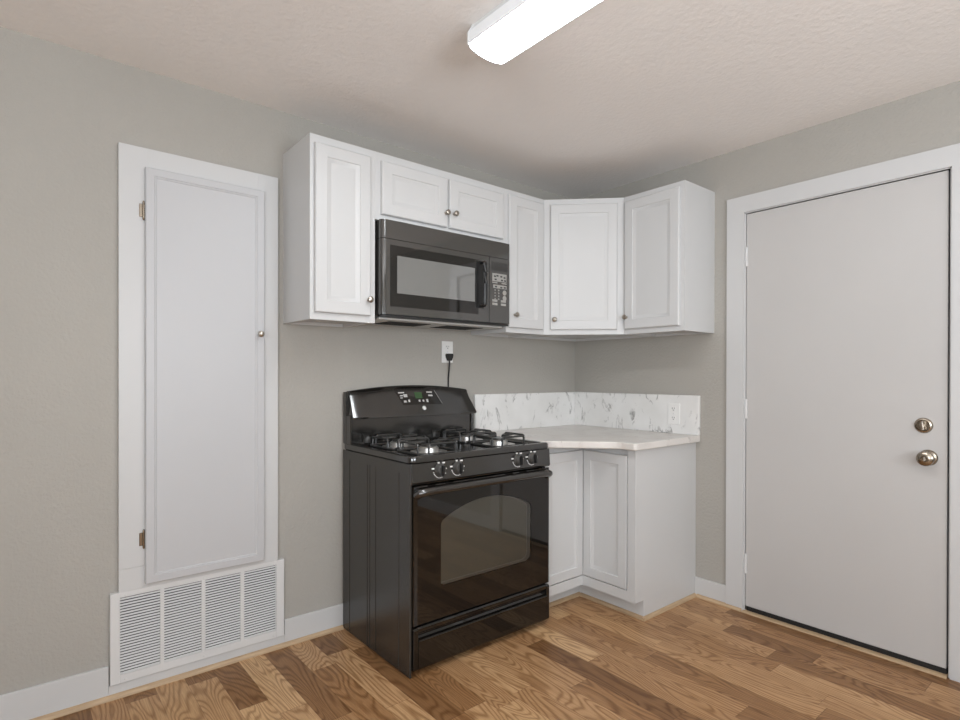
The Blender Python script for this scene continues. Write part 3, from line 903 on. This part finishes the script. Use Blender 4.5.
# control panel and knobs
bm = nb()
prism(bm, [(RF + 0.004, 0.8852), (RF - 0.002, 0.806), (RF + 0.002, 0.797), (2.0, 0.797), (2.0, 0.8852)], RX0 + 0.001, RX1 - 0.001, 0.004, 3, flip='x')
cp = obj('control_panel', a.shift(bm), M['enamel'], t)
for kx in (1.391, 1.487, 1.847, 1.941):
    kz, ky = 0.849, RF + 0.0005
    bm = nb()
    lathe(bm, [(0.027, -0.004), (0.0275, 0.003), (0.025, 0.007), (0.0225, 0.010), (0.0205, 0.017), (0.018, 0.019), (0, 0.019)], (kx, ky, kz), (0, -1, 0), 28)
    ko = obj('burner_knob', a.shift(bm), M['knob'], t)
    bm = nb(); box(bm, kx - 0.0048, kx + 0.0048, ky - 0.033, ky - 0.017, kz - 0.022, kz + 0.022, 0.003, 2)
    obj('knob_grip', a.shift(bm), M['grip'], ko)
    bm = nb()
    for q in list(range(195, 290, 13)) + [330, 5]:
        g = R(q); rx = 0.0335
        x_, z_ = kx + rx * math.cos(g), kz + rx * math.sin(g)
        obj('dial_mark', a.shift(box(nb(), x_ - 0.0020, x_ + 0.0020, ky - 0.0022, ky + 0.0015, z_ - 0.0020, z_ + 0.0020)), M['print'], ko)
    for dx, dz, ww in ((-0.036, 0.008, 0.006), (-0.007, 0.031, 0.004), (0.019, 0.029, 0.006)):
        obj('dial_mark', a.shift(box(nb(), kx + dx - ww, kx + dx + ww, ky - 0.0022, ky + 0.0025, kz + dz - 0.0030, kz + dz + 0.0030)), M['print'], ko)
# oven door with a recessed, arched window
OX0, OX1, OZ0_, OZ1_ = RX0 + 0.011, RX1 - 0.004, 0.212, 0.790
wxa, wxb, wza, wzb = 1.397, 1.936, 0.352, 0.640
def win_loop(ins, y):
    out = []
    r1 = 0.035 - ins * 0.5
    x0, x1, z0 = wxa + ins, wxb - ins, wza + ins
    for k in range(7):
        g = R(180 + 90 * k / 6); out.append((x0 + r1 * 0.5 + r1 * 0.5 * math.cos(g), y, z0 + r1 * 0.5 + r1 * 0.5 * math.sin(g)))
    for k in range(7):
        g = R(270 + 90 * k / 6); out.append((x1 - r1 + r1 * math.cos(g), y, z0 + r1 + r1 * math.sin(g)))
    zt = wzb - ins
    r2 = 0.03
    for k in range(5):
        g = R(0 + 70 * k / 4); out.append((x1 - r2 + r2 * math.cos(g), y, zt - r2 + r2 * math.sin(g)))
    for k in range(1, 16):
        s_ = k / 16; xx = x1 - 0.02 + (x0 - x1 + 0.04) * s_
        out.append((xx, y, zt + 0.060 * (1 - (2 * s_ - 1) ** 2)))
    for k in range(5):
        g = R(110 + 70 * k / 4); out.append((x0 + r2 + r2 * math.cos(g), y, zt - r2 + r2 * math.sin(g)))
    return out
bm = nb()
def ring_edges(pts):
    vs = [bm.verts.new(p) for p in pts]
    return vs, [bm.edges.new((vs[i], vs[(i + 1) % len(vs)])) for i in range(len(vs))]
ov, oe = ring_edges([(OX0 + 0.020, RF, OZ0_ + 0.006), (OX1 - 0.010, RF, OZ0_ + 0.006), (OX1 - 0.010, RF, OZ1_ - 0.004), (OX0 + 0.020, RF, OZ1_ - 0.004)])
wv, we = ring_edges(win_loop(0.0, RF))
bmesh.ops.triangle_fill(bm, use_beauty=True, edges=oe + we)
e1 = [bm.verts.new(p) for p in ((OX0 + 0.006, RF + 0.004, OZ0_ + 0.001), (OX1 - 0.002, RF + 0.003, OZ0_ + 0.001), (OX1 - 0.002, RF + 0.003, OZ1_), (OX0 + 0.006, RF + 0.004, OZ1_))]
e2 = [bm.verts.new(p) for p in ((OX0, RF + 0.016, OZ0_), (OX1, RF + 0.010, OZ0_), (OX1, RF + 0.010, OZ1_), (OX0, RF + 0.016, OZ1_))]
e3 = [bm.verts.new(p) for p in ((OX0, RF + 0.040, OZ0_), (OX1, RF + 0.040, OZ0_), (OX1, RF + 0.040, OZ1_), (OX0, RF + 0.040, OZ1_))]
for A_, B_ in ((ov, e1), (e1, e2), (e2, e3)):
    for k in range(4):
        bm.faces.new((A_[k], A_[(k + 1) % 4], B_[(k + 1) % 4], B_[k]))
# the recess itself
in1 = [bm.verts.new(p) for p in win_loop(0.002, RF + 0.026)]
for k in range(len(wv)):
    bm.faces.new((wv[k], wv[(k + 1) % len(wv)], in1[(k + 1) % len(wv)], in1[k]))
od = obj('oven_door', a.shift(bm), M['black_glass'], t, angle=12)
bm = nb(); bm.faces.new([bm.verts.new(p) for p in win_loop(0.0003, RF + 0.0012)])
wp = obj('window_pane', a.shift(bm), M['smoked'], od)
if wp.data.polygons[0].normal.y > 0:
    wp.data.flip_normals()                       # the pane's outer side faces the room
bm = nb()
o1 = [bm.verts.new(p) for p in win_loop(0.0025, RF + 0.004)]
i1 = [bm.verts.new(p) for p in win_loop(0.004, RF + 0.025)]
i2 = [bm.verts.new(p) for p in win_loop(0.007, RF + 0.025)]
for A_, B_ in ((o1, i1), (i1, i2)):
    for k in range(len(A_)):
        bm.faces.new((A_[k], A_[(k + 1) % len(A_)], B_[(k + 1) % len(A_)], B_[k]))
obj('window_frame', a.shift(bm), M['bezel'], od)
bm = nb(); bm.faces.new([bm.verts.new(p) for p in win_loop(0.0065, RF + 0.0255)])
obj('inner_glass', a.shift(bm), M['oven_inner'], od)
bm = nb()
hz = 0.772
tube(bm, [(OX0 + 0.018, RF + 0.006, hz - 0.020), (OX0 + 0.016, RF - 0.006, hz - 0.014), (OX0 + 0.020, RF - 0.018, hz - 0.007), (OX0 + 0.036, RF - 0.026, hz - 0.002), (OX0 + 0.090, RF - 0.031, hz), (xc, RF - 0.036, hz + 0.002),
          (OX1 - 0.090, RF - 0.031, hz), (OX1 - 0.040, RF - 0.026, hz - 0.002), (OX1 - 0.024, RF - 0.018, hz - 0.007), (OX1 - 0.020, RF - 0.006, hz - 0.014), (OX1 - 0.022, RF + 0.006, hz - 0.020)],
     [0.017, 0.018, 0.018, 0.0175, 0.0165, 0.016, 0.0165, 0.0175, 0.018, 0.018, 0.017], 16)
obj('handle', a.shift(bm), M['gloss'], od)
# storage drawer with a finger slot
bm = nb()
dz0, dz1 = 0.028, 0.204
prof = [(RF + 0.040, dz0), (RF + 0.006, dz0), (RF + 0.001, dz0 + 0.006), (RF, dz0 + 0.012), (RF + 0.000, 0.140), (RF - 0.004, 0.148), (RF - 0.002, 0.154), (RF + 0.014, 0.156), (RF + 0.022, 0.166), (RF + 0.022, 0.174), (RF + 0.008, 0.178),
        (RF + 0.003, 0.184), (RF + 0.003, 0.198), (RF + 0.008, dz1), (RF + 0.040, dz1)]
prism(bm, prof[::-1], OX0 + 0.026, OX1 - 0.020, flip='x')
edge = [(RF + 0.040, dz0), (RF + 0.006, dz0), (RF, dz0 + 0.008), (RF, 0.196), (RF + 0.006, dz1), (RF + 0.040, dz1)]
prism(bm, edge[::-1], OX0 + 0.002, OX0 + 0.026, 0.002, 1, flip='x'); prism(bm, edge[::-1], OX1 - 0.020, OX1, 0.002, 1, flip='x')
obj('storage_drawer', a.shift(bm), M['black_glass'], t)
# backguard: recessed lower wall, arched console above
bm = nb()
box(bm, RX0 + 0.006, 2.019, 2.512, 2.570, TRAY, 1.055, 0.004, 2)
box(bm, RX0 + 0.004, RX0 + 0.018, 2.500, 2.573, CT1 - 0.004, 1.055, 0.003, 1)
box(bm, 2.006, 2.022, 2.500, 2.573, CT1 - 0.004, 1.055, 0.003, 1)
arc = [(RX0 + 0.002, CT1)] + [(2.024, CT1), (2.024, 1.05), (2.000, 1.162)] + [(1.6365 + 0.366 * k / 10, 1.192 - 0.024 * (k / 10) ** 2) for k in range(9, -10, -1)] + [(RX0 + 0.002, 1.168)]
prism(bm, arc, 2.545, 2.575, 0.002, 1, flip='y')
bg = obj('backguard', a.shift(bm), M['enamel'], t)
P0, P1 = (2.474, 1.034), (2.532, 1.160)            # foot and head of the leaning console face (y, z)
CX = 1.6415
bm = nb()
secs = []
NSX = 24
for i in range(NSX + 1):
    s_ = -1 + 2 * i / NSX
    e = abs(s_)
    zt = 1.198 - 0.026 * s_ * s_
    xb = CX + s_ * 0.384; xt = CX - 0.009 + s_ * 0.366
    bulge = -0.006 * (1 - s_ * s_)
    dy = 0.010 if i in (0, NSX) else 0.0
    sec = [(xb, 2.572, 1.045), (xb, P0[0] + 0.012 + dy, 1.040), (xb, P0[0] + dy + bulge, P0[1] + 0.003), (xb, P0[0] - 0.002 + dy + bulge, P0[1] + 0.012),
           (xt, P1[0] + dy * 0.5 + bulge, zt - 0.022), (xt, P1[0] + 0.006, zt - 0.007), (xt, P1[0] + 0.014, zt), (xt, 2.572, zt)]
    secs.append([bm.verts.new(p) for p in sec])
for A_, B_ in zip(secs, secs[1:]):
    for k in range(8):
        bm.faces.new((A_[k], B_[k], B_[(k + 1) % 8], A_[(k + 1) % 8]))
bm.faces.new(secs[0]); bm.faces.new(secs[-1][::-1])
cs = obj('console', a.shift(bm), M['enamel'], t, angle=40)
def on_face(x_, tt, out=0.0):
    s_ = (x_ - CX) / 0.376
    y0, z0 = P0[0] - 0.002, P0[1] + 0.012
    y1, z1 = P1[0], 1.198 - 0.026 * s_ * s_ - 0.022
    bulge = -0.006 * (1 - s_ * s_)
    dv = Vector((0, y1 - y0, z1 - z0)).normalized(); nn = Vector((0, -dv.z, dv.y))
    return Vector((x_, y0 + (y1 - y0) * tt + bulge, z0 + (z1 - z0) * tt)) + nn * out
def plate(quads, th, lift=0.0):
    bm = nb()
    for q in quads:
        lo = [bm.verts.new(on_face(x_, t_, -0.001)) for x_, t_ in q]
        hi = [bm.verts.new(on_face(x_, t_, th)) for x_, t_ in q]
        n_ = len(q)
        bm.faces.new(hi); bm.faces.new(lo[::-1])
        for k in range(n_):
            bm.faces.new((lo[k], lo[(k + 1) % n_], hi[(k + 1) % n_], hi[k]))
    return bm
def rect(x0, x1, t0, t1):
    return [(x0, t0), (x1, t0), (x1, t1), (x0, t1)]
tx0, tx1 = 1.512, 1.800
trap = [(tx0 + 0.035, 0.40), (tx1 - 0.008, 0.40), (tx1 - 0.040, 0.97), (tx0, 0.97)]
obj('display_panel', a.shift(plate([trap], 0.0012)), M['black_glass'], cs)
obj('panel_outline', a.shift(plate([[(tx1 - 0.010, 0.42), (tx1 - 0.007, 0.42), (tx1 - 0.039, 0.97), (tx1 - 0.042, 0.97)]], 0.0016)), M['grey_print'], cs)
obj('clock', a.shift(plate([rect(1.628, 1.672, 0.64, 0.88)], 0.0018)), M['clock'], cs)
q = [rect(1.530, 1.566, 0.86, 0.91), rect(1.706, 1.742, 0.86, 0.91), rect(1.536, 1.554, 0.74, 0.79), rect(1.558, 1.580, 0.70, 0.82), rect(1.712, 1.740, 0.72, 0.78), rect(1.536, 1.550, 0.66, 0.70),
     rect(1.552, 1.568, 0.49, 0.57), rect(1.580, 1.590, 0.50, 0.60), rect(1.644, 1.654, 0.50, 0.58), rect(1.668, 1.678, 0.50, 0.58), rect(1.692, 1.704, 0.48, 0.60)]
for q_ in q:
    obj('panel_label', a.shift(plate([q_], 0.0018)), M['label_print'], cs)
ctr = on_face(1.668, 0.25, 0.0)
bm = nb(); lathe(bm, [(0.0115, -0.001), (0.0115, 0.0012), (0.010, 0.002), (0.0, 0.002)], ctr, on_face(1.668, 0.25, 1.0) - ctr, 24)
bd = obj('round_badge', a.shift(bm), M['print'], cs)
bm = nb()
nrm = (on_face(1.668, 0.25, 1.0) - ctr).normalized(); upv = Vector((1, 0, 0)).cross(nrm) * -1
circ = [ctr + nrm * 0.0022 + (Vector((1, 0, 0)) * math.cos(g) + upv * math.sin(g)) * 0.0080 for g in [2 * math.pi * k / 20 for k in range(20)]]
tube(bm, circ, 0.0007, 6, closed=True)
obj('badge_ring', a.shift(bm), M['bezel'], bd)
